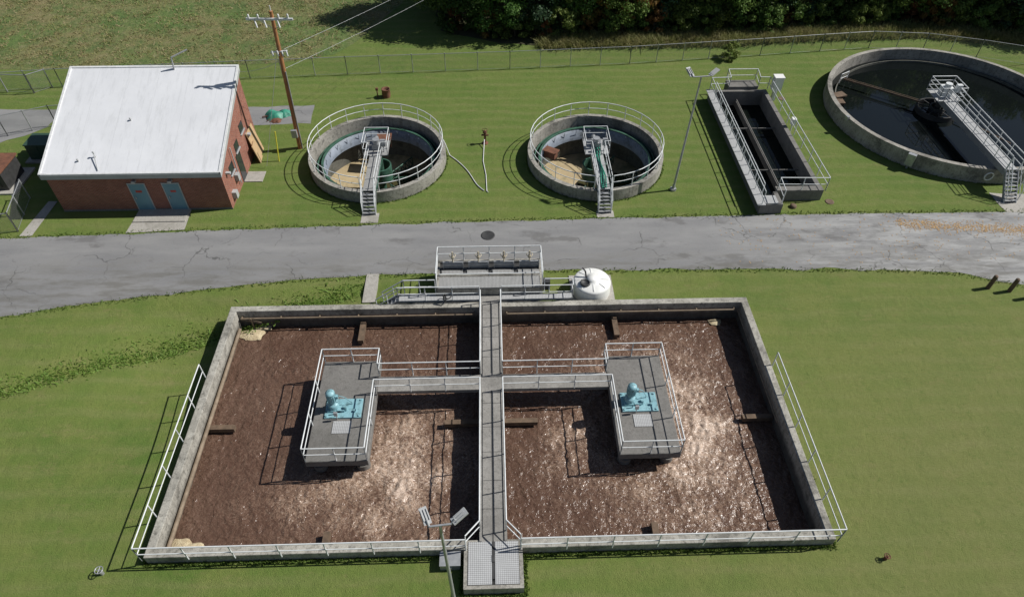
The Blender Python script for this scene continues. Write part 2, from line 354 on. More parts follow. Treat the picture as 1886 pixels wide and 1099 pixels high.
def sheet(name,poly,z,mat,holes=None):
    mb=MB(); mb.add([(p[0],p[1],z) for p in poly],[tuple(range(len(poly)))]); return mb.build(name,[mat])
mb=MB(); xs=list(np.arange(-60,60.1,.3)); xs=[-200,-120]+xs+[120,200]; rows=12; vs=[]
for x in xs:
    u=interp(ROADU,x)+.16*noise.noise(Vector((x*.5,3,0)))+.09*noise.noise(Vector((x*2.1,7,0))); l=interp(ROADL,x)+.22*noise.noise(Vector((x*.5,9,0)))+.1*noise.noise(Vector((x*2.3,1,0)))
    for r in range(rows+1): vs.append((x,l+(u-l)*r/rows,.012))
R1=rows+1
mb.add(vs,[(i*R1+j,(i+1)*R1+j,(i+1)*R1+j+1,i*R1+j+1) for i in range(len(xs)-1) for j in range(rows)])
mb.build('asphalt_road',[ROAD])
def wob(poly,amp=.15,step=.5,seed=0):
    out=[]
    for a,b in zip(poly,poly[1:]+poly[:1]):
        L=math.dist(a,b); n=max(1,int(L/step))
        for i in range(n):
            t=i/n; x=a[0]+(b[0]-a[0])*t; y=a[1]+(b[1]-a[1])*t
            q=Vector((x*.7,y*.7,seed)); out.append((x+amp*noise.noise(q),y+amp*noise.noise(q+Vector((9,9,9)))))
    return out
sheet('asphalt_pad',wob([(-19.3,27.2),(-13.9,27.5),(-14.1,30.2),(-19.5,30.0)]),.008,ROAD)
sheet('asphalt_driveway',wob([(-70,24.0),(-37.2,24.9),(-34.2,27.3),(-33.6,29.9),(-40,30.1),(-70,30)],.2),.008,ROAD)
sheet('meadow',wob([(-300,36.5),(-42,36.6),(-21.4,37.1),(-14,38.7),(-12.3,41),(-11,44),(-8.3,51),(-2,66),(10,90),(10,400),(-300,400)],.5,1.5),.012,MEADOW)
sheet('forest_floor',wob([(-4.5,43.5),(1,40.6),(12,40.4),(22,40.6),(31,41.8),(41,42.4),(52,40.2),(75,38),(200,40),(200,200),(12,200),(-1,60),(-5.5,50)],.6,1.5),.016,FORESTF)
mb=MB(); mb.add([(-23.6,14.55,.025),(-19.9,14.8,.025),(-20.05,16.9,.025),(-23.5,16.9,.025)],[(0,1,2,3)])
mb.box(-23.5,-20.1,15.6,16.9,.0,.09); mb.build('door_apron_pavement',[CONCL])
mb=MB(); mb.box(-7.55,-6.8,7.9,10.3,-.3,.05); mb.build('concrete_path',[CONCL])
mb=MB(); mb.add([(-30.3,14.4,.03),(-29.5,14.4,.03),(-29.4,18,.03),(-30.0,18,.03)],[(0,1,2,3)]); mb.build('concrete_path.001',[CONCL])
mb=MB(); mb.box(-17.25,-16.0,19.9,21.1,0,.06); mb.build('side_door_slab',[CONCL])
sheet('stair_apron',[(-8.55,15.2),(-7.4,15.2),(-7.4,16.2),(-8.55,16.2)],.02,CONCL)
sheet('stair_apron.001',[(7.15,15.4),(8.3,15.4),(8.3,16.1),(7.15,16.1)],.02,CONCL)
sheet('gravel_apron',wob([(35,15.2),(37,15.2),(37.5,17.2),(34.8,17.4)],.2),.02,CONCL)

# ---------------------------------------------------------------- aeration basin
root=empty('aeration_basin')
T=.55; WT=.40; ox_,oy_=14.85,7.3
mb=MB()
mb.box(-ox_,ox_,oy_-WT,oy_,-3.2,T); mb.box(-ox_,ox_,-oy_,-oy_+WT,-3.2,T)
mb.box(-ox_,-ox_+WT,-oy_+WT,oy_-WT,-3.2,T); mb.box(ox_-WT,ox_,-oy_+WT,oy_-WT,-3.2,T)
mb.box(-.20,.15,-oy_+WT,oy_-WT,-3.2,T-.25)
mb.box(-ox_+WT,ox_-WT,-oy_+WT,oy_-WT,-3.3,-3.1)
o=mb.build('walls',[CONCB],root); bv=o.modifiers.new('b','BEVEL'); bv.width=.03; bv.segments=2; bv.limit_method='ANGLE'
mb=MB()
mb.box(-.64,.58,-7.0,7.75,T-.25,T+.02)
mb.box(-5.86,-.64,1.08,2.02,T-.22,T+.015); mb.box(.58,6.0,1.08,2.02,T-.22,T+.015)
for x in(-.62,.46): mb.box(x,x+.10,-7.0,1.07,T+.02,T+.08); mb.box(x,x+.10,2.03,7.3,T+.02,T+.08)
mb.build('walkway_slab',[CONCW],root)
mb=MB()
for y in (-5.5,-4.1,-2.6,-1.2,.2,3.2,4.6,6.0): mb.box(-.5,.44,y,y+.02,T+.021,T+.026)
mb.box(-.06,-.01,-7.0,1.0,T+.021,T+.025); mb.box(-.06,-.01,2.1,7.3,T+.021,T+.025)
mb.build('walkway_joints',[DARKM],root)
mb=MB()
for sx in(-1,1):
    x0,x1=(-8.85,-5.88) if sx<0 else (6.02,8.98)
    mb.box(x0,x1,-2.9,3.1,T-.42,T+.02)
    mb.box(x0+.25,x0+.65,-2.6,2.8,T-.95,T-.42); mb.box(x1-.65,x1-.25,-2.6,2.8,T-.95,T-.42)
    for px in(x0+.45,x1-.45):
        for py in(-2.35,2.5): mb.cyl((px,py,-3.2),(px,py,T-.95),.33,.33,20)
o=mb.build('mixer_platforms',[CONCD],root); bv=o.modifiers.new('b','BEVEL'); bv.width=.025; bv.limit_method='ANGLE'
def surf():
    st=.075
    xs=np.arange(-14.5,14.51,st); ys=np.arange(-6.95,6.96,st); n1,n2=len(xs),len(ys)
    V=np.zeros((n2,n1,3)); fo=np.zeros((n2,n1))
    for j,y in enumerate(ys):
        for i,x in enumerate(xs):
            dL=math.hypot((x+4.4)/1.2,(y+2.4)/1.6); f=.85*math.exp(-(dL/2.8)**2)
            dL=math.hypot((x+6.6)/1.7,(y+3.9)); f=max(f,.7*math.exp(-(dL/2.3)**2))
            d=math.hypot(x-7.6,(y+.6)/1.15); f=max(f,.90*math.exp(-((d-2.8)/2.4)**2)*(0.6+.4*max(-.4,(x-7.6)/max(d,.1))))
            dR=math.hypot(x-10.0,(y+.8)/2.0); f=max(f,.9*math.exp(-(dR/2.8)**2))
            dR=math.hypot(x-4.0,(y+1.5)/1.5); f=max(f,.5*math.exp(-(dR/2)**2))
            cxm_=-7.4 if x<0 else 7.4; r_=math.hypot(x-cxm_,y)
            q1=noise.noise(Vector((x*.8,y*.8,0))); q2=noise.noise(Vector((x*2.6,y*2.6,4))); q3=noise.noise(Vector((x*4.6,y*4.6,8)))
            w=math.sin(r_*6.5+q1*7+q2*2.5)
            sharp=(1-abs(q2)*2.2)
            f=max(f,.12); f*= .8+.7*q1
            V[j,i]=(x,y,-.80+q1*.05+(.012+.014*f)*w+(.026+.07*f)*sharp*.6+q3*(.016+.06*f)); fo[j,i]=f
    I,J=np.meshgrid(np.arange(n1-1),np.arange(n2-1)); k=J*n1+I
    F=np.stack([k,k+1,k+n1+1,k+n1],-1).reshape(-1,4)
    o=fast('mixed_liquor_water',V.reshape(-1,3),F,[SLUDGE],root)
    at=o.data.attributes.new('foam','FLOAT','POINT'); at.data.foreach_set('value',fo.ravel().astype(np.float32))
    o.data.polygons.foreach_set('use_smooth',[True]*len(o.data.polygons))
surf()
def blob(mb,cx,cy,z,rx,ry,h,seed,mat=0):
    n=40; rings=6; vs=[(cx,cy,z+h)]
    for r in range(1,rings+1):
        for i in range(n):
            t=2*pi*i/n; w=1+.45*noise.noise(Vector((math.cos(t)*1.6,math.sin(t)*1.6,seed)))+.15*noise.noise(Vector((math.cos(t)*6,math.sin(t)*6,seed)))
            q=r/rings; vs.append((cx+rx*w*q*math.cos(t),cy+ry*w*q*math.sin(t),z+h*(1-q**2)+.03*noise.noise(Vector((r*2,i,seed)))))
    fs=[(0,1+i,1+(i+1)%n) for i in range(n)]
    for r in range(rings-1):
        for i in range(n):
            a=1+r*n+i;b=1+r*n+(i+1)%n; fs.append((a,a+n,b+n,b))
    mb.add(vs,fs,mat,True)
mb=MB(); blob(mb,-13.7,6.35,-.74,.75,.55,.12,1); blob(mb,-13.9,-6.4,-.74,.8,.45,.12,2); blob(mb,13.1,6.6,-.75,.4,.25,.08,3); blob(mb,-13.2,6.75,-.75,.6,.2,.08,6)
mb.build('foam_rafts',[FOAM],root)
mb=MB()
for a in [(-14.4,-13.05,-.35,-.08),(-2.45,-.2,-.35,-.08),(.15,2.3,-.35,-.08),(12.85,14.4,-.42,-.15)]: mb.box(a[0],a[1],a[2],a[3],-.66,-.38)
for x,y0,y1 in [(-7.4,5.35,6.9),(7.15,5.4,6.9),(-7.5,-6.9,-5.9),(7.3,-6.9,-5.85)]: mb.box(x-.15,x+.15,y0,y1,-.66,-.38)
mb.build('timber_baffles',[TIMBER],root)
mb=MB()
for x0,x1 in((-14.2,-1.0),(.9,14.1)):
    mb.cyl((x0,6.72,.12),(x1,6.72,.12),.045,n=8)
    for i in range(7):
        x=x0+(x1-x0)*i/6; mb.box(x-.03,x+.03,6.72,6.9,.06,.18)
mb.cyl((14.28,6.72,.12),(14.28,-1,.1),.04,n=8)
mb.cyl((-14.28,6.2,-.2),(-14.28,-6.8,-.2),.10,n=10)
mb.cyl((-14.28,6.72,.12),(-13.2,6.72,-.25),.05,n=8); mb.cyl((-13.7,6.7,-.8),(-13.7,6.7,.15),.05,n=8)
mb.build('inner_pipework',[M('pipe_tan',(.26,.20,.14),(.16,.12,.08),3,.7)],root)
mb=MB(); z=T+.02
mb.rail([(-.6,7.2,z),(-.6,2.06,z),(-5.84,2.06,z),(-5.84,3.06,z),(-8.8,3.06,z),(-8.8,-2.86,z),(-5.92,-2.86,z),(-5.92,1.04,z),(-.6,1.04,z),(-.6,-6.55,z),(-1.2,-7.22,z)],sp=1.75)
mb.rail([(.54,7.2,z),(.54,2.06,z),(5.98,2.06,z),(5.98,3.06,z),(8.94,3.06,z),(8.94,-2.86,z),(6.06,-2.86,z),(6.06,1.04,z),(.54,1.04,z),(.54,-6.55,z),(1.15,-7.22,z)],sp=1.75)
z=T-.15
mb.rail([(-1.2,-7.34,z),(-14.92,-7.34,z),(-14.92,2.3,z)],h=1.15,sp=1.9)
mb.rail([(1.15,-7.34,z),(14.92,-7.34,z),(14.92,2.3,z)],h=1.15,sp=1.9)
mb.build('guard_rail',[WRAIL],root)
for i,(bx,by) in enumerate([(-7.4,.03),(7.4,.03)]):
    e=empty('surface_aerator_mixer'); mb=MB(); zt=T+.02
    mb.box(bx-.9,bx+.9,by-.55,by+.58,zt,zt+.09)
    for sx in(-.8,.8):
        for sy in(-.45,.48): mb.cyl((bx+sx,by+sy,zt+.09),(bx+sx,by+sy,zt+.15),.05,n=8)
    mx=bx-.48; my=by+.06
    mb.box(mx-.30,mx+.36,my-.30,my+.30,zt+.09,zt+.20)
    mb.lathe((mx,my,zt+.20),[(.27,0),(.27,.22),(.22,.27),(.14,.30),(.14,.45),(.20,.47),(.20,.52)],20)
    mb.lathe((mx,my,zt+.72),[(.20,0),(.21,.03),(.21,.46),(.19,.52),(.235,.53),(.225,.61),(.10,.68),(.0,.69)],20)
    for a in range(16):
        t=2*pi*a/16; mb.obox((mx+.22*math.cos(t),my+.22*math.sin(t),zt+.97),(.04,.015,.42),t)
    mb.box(mx+.19,mx+.34,my-.08,my+.08,zt+.92,zt+1.08)
    mb.box(mx+.20,mx+.55,my-.30,my-.05,zt+.1,zt+.24); mb.cyl((mx+.60,my-.15,zt+.09),(mx+.60,my-.15,zt+.38),.10,.09,14)
    mb.cyl((mx+.1,my-.4,zt+.1),(mx+.1,my-.4,zt+.4),.03,n=8); mb.tube([(mx+.34,my+.05,zt+1.0),(mx+.6,my+.1,zt+.8),(mx+.85,my+.2,zt+.25),(mx+.87,my+.2,zt+.08)],.02)
    mb.cyl((mx+1.05,my-.25,zt+.09),(mx+1.05,my-.25,zt+.22),.07,n=10)
    mb.build('gear_drive_and_motor',[TEAL],e)
    mb=MB(); mb.cyl((bx,by,-2.6),(bx,by,zt),.12,n=12); mb.lathe((bx,by,-1.3),[(.0,.1),(.9,.1),(.9,-.25)],24)
    mb.build('shaft_and_impeller',[DARKM],e)
    mb=MB(); mb.box(bx-.42,bx+.48,by-1.42,by-.70,zt+.003,zt+.03); mb.build('hatch_plate',[GRATEL],e)
    mb=MB(); mb.cyl((bx-.25,by-.6,zt+.03),(bx-.25,by-.6,zt+.45),.025); mb.obox((bx-.25,by-.62,zt+.5),(.18,.1,.25)); mb.build('switch_box',[GALV],e)
e=empty('inlet_chamber'); mb=MB()
mb.box(-1.28,1.22,-9.0,-7.31,-1,T-.12); mb.box(-1.28,-1.12,-9.0,-7.31,T-.12,T); mb.box(1.06,1.22,-9.0,-7.31,T-.12,T); mb.box(-1.12,1.06,-9.0,-8.85,T-.12,T)
mb.build('chamber_walls',[CONC],e)
mb=MB(); mb.box(-1.1,-.10,-8.83,-7.0,T-.12,T+.03); mb.box(.04,1.04,-8.83,-7.0,T-.12,T+.03); mb.build('cover_plates',[GRATEL],e)
mb=MB(); mb.box(-.095,.035,-8.6,-7.0,T-.1,T+.005);mb.box(-.10,.04,-7.9,-7.6,T+.01,T+.05); mb.build('slot',[DARKM],e)
mb=MB(); mb.box(-2.3,-1.45,-7.95,-7.33,-.1,.42); mb.box(-2.32,-1.43,-7.97,-7.33,.42,.46); mb.box(-2.0,-1.8,-8.0,-7.95,.1,.3); mb.build('electrical_junction_box',[GALV])

# ---------------------------------------------------------------- distribution box deck behind basin
root=empty('flow_splitter_box'); DZ=1.15
mb=MB(); mb.box(-3.15,3.02,7.85,10.2,-1,DZ-.1); mb.box(-3.15,3.02,9.95,10.2,DZ-.1,DZ+.05)
mb.box(-3.15,-3.0,7.85,9.95,DZ-.1,DZ+.05); mb.box(2.87,3.02,7.85,9.95,DZ-.1,DZ+.05); mb.box(-3.0,2.87,8.75,8.95,DZ-.1,DZ+.04)
mb.build('box_walls',[CONC],root)
mb=MB(); mb.box(-3.0,2.87,7.83,8.75,DZ-.06,DZ+.02); mb.build('front_grating',[GRATE],root)
mb=MB(); mb.box(-3.0,2.87,8.95,9.95,DZ-.09,DZ-.05); mb.build('bay_floor',[DARKM],root)
mb=MB()
for i in range(4):
    x=-2.25+i*1.5; mb.box(x-.62,x+.62,8.98,9.30,DZ-.04,DZ+.03)
mb.build('bay_plates',[GRATE],root)
for i in range(4):
    x=-2.2+i*1.5; mb=MB()
    mb.box(x-.55,x+.55,9.55,9.60,DZ-.04,DZ+.3); mb.box(x-.6,x-.54,9.5,9.65,DZ-.04,DZ+.40); mb.box(x+.54,x+.6,9.5,9.65,DZ-.04,DZ+.40); mb.box(x-.6,x+.6,9.53,9.62,DZ+.40,DZ+.46)
    mb.cyl((x,9.57,DZ+.4),(x,9.57,DZ+1.25),.04,n=8,mat=1); mb.lathe((x,9.57,DZ+.75),[(.10,0),(.12,.08),(.06,.2)],12,1)
    mb.lathe((x,9.57,DZ+.95),[(.17,0),(.20,.02),(.17,.04)],16,1)
    mb.build('slide_gate',[GALV,STEMC],root)
mb=MB(); zz=DZ+.05
mb.rail([(-3.1,7.9,zz),(-3.1,10.15,zz),(2.97,10.15,zz),(2.97,7.9,zz)],sp=1.5); mb.rail([(-3.0,8.85,zz),(2.87,8.85,zz)],h=.12,sp=3,mids=())
z=.62; mb.rail([(-5.3,7.42,z),(-.66,7.42,z)],sp=1.5); mb.rail([(.6,7.42,z),(4.7,7.42,z)],sp=1.4); mb.rail([(3.1,7.95,z),(4.7,7.95,z),(4.7,7.42,z)],sp=1.3); mb.rail([(-5.0,8.0,z),(-3.2,8.0,z)],sp=.9)
mb.rail([(-5.3,7.42,z),(-6.6,7.42,-.3)],sp=1.0); mb.rail([(-5.0,8.0,z),(-6.3,8.0,-.3)],sp=1.0)
mb.build('guard_rail',[WRAIL],root)
mb=MB(); mb.box(-5.3,-.66,7.42,7.83,.45,.62); mb.box(.6,4.7,7.42,7.83,.45,.62); mb.box(-5.2,-3.2,7.83,8.0,.45,.62)
mb.build('landing_grating',[GRATEL],root)
mb=MB()
for i in range(5): mb.box(-5.3-.26*(i+1),-5.3-.26*i,7.42,8.0,.45-.18*(i+1)+.1,.45-.18*(i+1)+.14)
for s_ in(7.42,7.97): mb.obox((-5.95,s_+.01,.1),(1.7,.05,.2),0,0,0,-.61)
mb.build('steps',[GALV],root)
mb=MB(); mb.cyl((-3.6,7.55,.1),(-1.0,7.5,.1),.12,n=12); mb.cyl((1.2,7.5,-.3),(3.9,7.6,.1),.10,n=12); mb.box(3.05,3.45,8.1,8.5,.6,1.25)
mb.tube([(-2.6,7.3,1.2),(-2.55,7.2,1.0),(-2.6,7.1,.8),(-2.7,7.2,1.0),(-2.6,7.3,1.25)],.04)
mb.lathe((-2.5,7.38,.95),[(.22,0),(.26,.05),(.22,.1)],16)
mb.build('pipes',[DARKM],root)
e=empty('polyethylene_chemical_tank'); mb=MB(); c=(5.95,8.5,0)
mb.lathe(c,[(1.10,0),(1.12,.2),(1.10,.85),(1.08,.92),(1.0,.97),(.6,1.05),(.32,1.10),(.32,1.16),(0,1.17)],40)
for i in range(8):
    t=2*pi*i/8; mb.obox((c[0]+.72*math.cos(t),c[1]+.72*math.sin(t),1.035),(.5,.05,.04),t,0,0,.15)
mb.build('shell',[WHITEP],e)
mb=MB(); mb.lathe((c[0]-.45,c[1]-.35,1.06),[(.30,0),(.30,.08),(.22,.10),(.22,.05),(0,.05)],20); mb.tube([(c[0]-.35,c[1]+.1,1.1),(c[0]-.4,c[1]+.3,1.4),(c[0]-.55,c[1]+.5,1.5)],.05); mb.build('lid',[DARKM],e)
mb=MB(); mb.box(4.75,7.3,7.35,9.85,-.2,.06); mb.build('tank_pad',[CONCL],e)

# ---------------------------------------------------------------- clarifiers
def stairs(mb,x0,x1,ytop,ybot,ztop,rail=True,mat=0,rm=1,n=6):
    for i in range(n):
        y=ytop+(ybot-ytop)*(i+.5)/n; z=ztop*(1-(i+1)/(n+1)); mb.box(x0,x1,y-.14,y+.14,z-.03,z,mat)
    L=math.hypot(ybot-ytop,ztop); a=math.atan2(ztop,ytop-ybot)
    for x in(x0-.03,x1+.03): mb.obox((x,(ytop+ybot)/2,ztop/2-.05),(.05,L,.2),0,mat,a)
    if rail:
        for x in(x0-.03,x1+.03): mb.rail([(x,ytop,ztop),(x,ybot,0)],sp=.8,mat=rm,h=1.0)
for idx,(cx,cy,Ro) in enumerate(CL[:2]):
    root=empty('circular_clarifier'); mb=MB()
    mb.ring(cx,cy,Ro-.32,Ro,-.75,.9,72); mb.build('outer_wall',[CONC],root)
    mb=MB(); mb.lathe((cx,cy,0),[(Ro-.5,-.75),(Ro-.5,-3.4)],72); mb.ring(cx,cy,4.15,Ro-.32,-.52,-.45,72); mb.build('lower_wall',[WALLD],root)
    mb=MB(); mb.lathe((cx,cy,0),[(4.02,.22),(3.96,.22),(3.80,-.65)],72); mb.lathe((cx,cy,0),[(4.02,.22),(4.02,-.5)],72)
    for i in range(24):
        t=2*pi*i/24; mb.obox((cx+3.87*math.cos(t),cy+3.87*math.sin(t),-.22),(.03,.03,.85),t,0,0,-.18)
    mb.build('launder_ring',[BLUEG],root)
    mb=MB(); mb.ring(cx,cy,3.94,4.10,.22,.28,72); mb.ring(cx,cy,4.34,4.42,-.2,.12,72); mb.ring(cx,cy,.75,.85,-1.4,-.3,32)
    for i in range(12):
        t=2*pi*i/12; mb.obox((cx+4.25*math.cos(t),cy+4.25*math.sin(t),.05),(.5,.06,.06),t)
    mb.cyl((cx,cy,-4.0),(cx,cy,.9),.28,n=16)
    for ang in (.15,pi+1.0,-.75,.95):
        L=3.5; ux,uy=math.cos(ang),math.sin(ang)
        for zz in(-1.6,-2.3): mb.cyl((cx+ux*.9,cy+uy*.9,zz),(cx+ux*L,cy+uy*L,zz),.05,n=6)
        for q in range(6):
            a=.9+(L-.9)*q/6; b=.9+(L-.9)*(q+1)/6
            mb.cyl((cx+ux*a,cy+uy*a,-1.6),(cx+ux*b,cy+uy*b,-2.3),.035,n=6); mb.cyl((cx+ux*b,cy+uy*b,-2.3),(cx+ux*b,cy+uy*b,-1.6),.035,n=6)
    mb.build('mechanism',[GREENP],root)
    mb=MB(); n=72; vs=[(cx,cy,-3.0)]+[(cx+4.5*math.cos(2*pi*i/n),cy+4.5*math.sin(2*pi*i/n),-2.35) for i in range(n)]
    mb.add(vs,[(0,1+i,1+(i+1)%n) for i in range(n)]); mb.build('tank_floor',[FLOORM],root)
    mb=MB(); mb.disc(cx+1.1,cy-.1,2.2,-2.50,48); mb.build('residual_water',[DEEPW],root)
    bz=1.15; mb=MB()
    mb.box(cx-.42,cx+.42,cy-5.0,cy-.9,bz-.06,bz); mb.box(cx-.85,cx+.85,cy-.9,cy+1.0,bz-.06,bz)
    mb.build('bridge_deck',[GRATE if idx==0 else GRATEL],root)
    mb=MB(); 
    for x in(-.45,.37): mb.box(cx+x,cx+x+.08,cy-5.0,cy+.9,bz-.32,bz-.062)
    mb.box(cx-.85,cx+.85,cy+.9,cy+1.0,bz-.3,bz-.062)
    mb.build('bridge_beams',[GREENP],root)
    mb=MB(); mb.box(cx-.3,cx+.35,cy-.25,cy+.4,bz,bz+.45); mb.cyl((cx,cy,bz+.45),(cx,cy,bz+.75),.25,n=16); mb.cyl((cx-.1,cy+.5,bz+.3),(cx-.1,cy+.95,bz+.3),.16,n=14); mb.obox((cx+.55,cy-.5,bz+.75),(.35,.22,.5)); mb.cyl((cx+.55,cy-.5,bz),(cx+.55,cy-.5,bz+.5),.04)
    mb.build('drive_unit',[GALV],root)
    mb=MB(); mb.rail([(cx-.44,cy-5.0,bz),(cx-.44,cy-.9,bz),(cx-.85,cy-.9,bz),(cx-.85,cy+1.0,bz),(cx+.85,cy+1.0,bz),(cx+.85,cy-.9,bz),(cx+.44,cy-.9,bz),(cx+.44,cy-5.0,bz)],sp=1.4,mat=0,r=.025)
    n=40; a0=-pi/2+.13; R=Ro-.16; rp=[]
    for i in range(n+1):
        t=a0+(2*pi-.26)*i/n; rp.append(Vector((cx+R*math.cos(t),cy+R*math.sin(t),.9)))
    for i,p in enumerate(rp):
        if i%2==0: mb.cyl(p,p+Vector((0,0,1.1)),.028,n=6,cap=False)
    for h,r in((1.1,.032),(.58,.025)):
        mb.tube([p+Vector((0,0,h)) for p in rp],r)
    mb.build('guard_rail',[WRAIL],root)
    mb=MB(); stairs(mb,cx-.4,cx+.4,cy-5.05,cy-6.15,bz-.02); mb.build('stairs',[GALV,WRAIL],root)
    mb=MB()
    if idx==0: mb.box(cx-.5,cx+.6,cy+2.6,cy+3.6,-.0,.10); mb.box(cx-.5,cx+.6,cy+2.6,cy+2.65,-.5,-.0)
    else: mb.obox((cx-3.1,cy+1.2,.1),(1.1,.7,.08),-.6); mb.obox((cx-3.1,cy+1.2,-.2),(.9,.5,.5),-.6)
    mb.build('scum_box',[RUST],root)
    if idx==1:
        mb=MB()
        for q in range(3):
            pts=[(cx+.1*q-.05+.08*math.sin(y*1.7+q),y,bz+.06+ .03*q) for y in np.arange(cy-5.0,cy,.35)]; mb.tube(pts,.05)
        mb.build('green_hose',[GREENT],root)

cx,cy,Ro=CL[2]; root=empty('large_circular_clarifier'); mb=MB()
mb.ring(cx,cy,Ro-.35,Ro,-2.5,1.2,110); mb.build('outer_wall',[CONC],root)
mb=MB(); mb.ring(cx,cy,Ro-.9,Ro-.82,-.5,.42,100); mb.build('weir_ring',[WALLD],root)
mb=MB(); mb.disc(cx,cy,Ro-.3,.25,90); mb.build('clear_water',[DARKW],root)
bx=cx-.75; bz=1.75
mb=MB(); mb.box(bx-.42,bx+.42,cy-9.9,cy-.9,bz-.06,bz); mb.box(bx-.9,bx+1.0,cy-.9,cy+1.0,bz-.06,bz); mb.build('bridge_deck',[GRATEL],root)
mb=MB()
for x in(-.45,.37): mb.box(bx+x,bx+x+.08,cy-9.9,cy+.9,bz-.42,bz-.062)
mb.build('bridge_beams',[GALV],root)
mb=MB(); mb.rail([(bx-.44,cy-9.9,bz),(bx-.44,cy-.9,bz),(bx-.9,cy-.9,bz),(bx-.9,cy+1.0,bz),(bx+1.0,cy+1.0,bz),(bx+1.0,cy-.9,bz),(bx+.44,cy-.9,bz),(bx+.44,cy-9.9,bz)],sp=1.5,mids=(.35,.68)); mb.build('guard_rail',[WRAIL],root)
mb=MB(); stairs(mb,bx-.4,bx+.4,cy-9.95,cy-11.3,bz-.02,n=8); mb.build('stairs',[GALV,WRAIL],root)
mb=MB(); mb.box(bx-.35,bx+.4,cy-.3,cy+.4,bz,bz+.7); mb.cyl((bx,cy,bz+.7),(bx,cy,bz+1.0),.25,n=14); mb.obox((bx+.6,cy-.4,bz+.8),(.4,.3,.6)); mb.build('drive_unit',[WRAIL],root)
mb=MB(); mb.ring(bx,cy,1.45,1.55,-.2,.65,40); mb.ring(bx,cy,.5,.6,.3,.8,24)
for i in range(10):
    t=2*pi*i/10; mb.obox((bx+1.0*math.cos(t),cy+1.0*math.sin(t),.55),(.95,.06,.06),t)
mb.cyl((bx,cy,0),(bx,cy,bz),.25,n=14); mb.build('centre_well',[DARKM],root)
mb=MB(); p0=Vector((bx-.9,cy+.6,.75)); p1=Vector((cx-6.6,cy+4.6,.7)); mb.cyl(p0,p1,.08,n=8); mb.cyl(p0+Vector((0,0,.15)),p1+Vector((0,0,.15)),.03,n=6); mb.cyl((bx+.9,cy-1,.6),(cx+2.5,cy-5,.55),.05,n=6)
mb.obox((cx-7.6,cy+2.6,.4),(1.0,.7,.12),.3); mb.box(cx-8.2,cx-7.6,cy+1.2,cy+1.9,.3,.45)
mb.build('skimmer_arm',[TIMBER],root)
mb=MB(); mb.rail([(cx-7.0,cy+4.4,.45),(cx-6.2,cy+4.9,.45)],h=.8,sp=.9); mb.build('skimmer_rail',[WRAIL],root)
mb=MB(); t=-2.28; q=(cx+(Ro+.18)*math.cos(t),cy+(Ro+.18)*math.sin(t)); mb.obox((q[0],q[1],.75),(.3,.55,.9),t); mb.box(q[0]-.05,q[0]+.05,q[1]-.05,q[1]+.05,0,.3)
t=-2.9; mb.obox((cx+(Ro+.1)*math.cos(t),cy+(Ro+.1)*math.sin(t),1.2),(.2,.3,.3),t); mb.build('control_boxes',[GALV],root)
mb=MB(); 
for i in range(20):
    a=2*pi*i/20;b=2*pi*(i+1)/20; c0=Vector((bx-.75,cy-Ro-.08,.75)); mb.cyl(c0+Vector((.3*math.cos(a),0,.3*math.sin(a))),c0+Vector((.3*math.cos(b),0,.3*math.sin(b))),.05,n=6)
mb.build('life_ring',[INS],root)

# ---------------------------------------------------------------- chlorine contact tank
root=empty('chlorine_contact_tank'); mb=MB(); Z=.8
x0,x1,y0,y1=18.0,22.7,16.9,30.5
mb.box(x0,x0+.32,15.5,y1,-2,Z); mb.box(x1-.32,x1,y0,y1,-2,Z); mb.box(x0+.32,x1-.32,y1-.3,y1,-2,Z)
mb.box(19.5,x1-.32,y0,y0+.3,-2,Z); mb.box(x0+.32,19.5,15.5,15.8,-2,Z); mb.box(19.22,19.5,15.8,y0,-2,Z)
mb.box(19.5,x1,y0-.003,y0+.5,Z,Z+.06)
mb.box(20.25,20.42,18.2,y1-.3,-2,.0); mb.box(x0+.32,x1-.32,15.8,y1-.3,-2.1,-1.95)
mb.box(19.6,22.0,30.5,31.6,-.5,Z+.25)
mb.build('tank_walls',[CONCD],root)
mb=MB(); mb.add([(x0+.3,y0,-.45),(x1-.3,y0,-.45),(x1-.3,y1-.2,-.45),(x0+.3,y1-.2,-.45)],[(0,1,2,3)]); mb.add([(x0+.3,15.7,-.45),(19.3,15.7,-.45),(19.3,y0,-.45),(x0+.3,y0,-.45)],[(0,1,2,3)]); mb.build('channel_water',[CHLW],root)
mb=MB(); mb.box(x0-.25,x0+.3,15.4,y1,Z,Z+.05); mb.box(18.3,19.2,15.55,16.4,Z+.002,Z+.07); mb.build('edge_grating',[GRATEL],root)
mb=MB(); mb.rail([(x0+.05,15.5,Z),(x0+.05,y1,Z),(19.6,y1+.05,Z),(19.6,31.5,Z+.2),(22,31.5,Z+.2),(22,y1+.05,Z),(x1+.1,y1,Z),(x1+.1,y0,Z),(19.5,y0+.1,Z),(19.4,15.6,Z)],sp=1.7)
mb.rail([(x0+.35,16.6,Z),(x0+.35,y1-.4,Z)],sp=1.8,h=.9,mids=())
mb.build('guard_rail',[WRAIL],root)
mb=MB(); mb.cyl((20.33,18.2,.10),(20.33,30.2,.10),.05,n=8)
for y in(20.5,26): mb.box(x0+.3,x1-.3,y,y+.06,-.1,.0)
mb.build('channel_pipe',[CONCD],root)
mb=MB(); mb.obox((23.35,30.2,1.5),(.7,.6,1.1)); mb.obox((23.35,30.2,2.08),(.78,.68,.08)); mb.box(23.2,23.5,30.05,30.35,0,1.0)
mb.obox((23.1,25.0,1.2),(.3,.4,.5)); mb.cyl((23.1,25,0),(23.1,25,1.2),.05); mb.build('sampler_cabinet',[WHITEP],root)

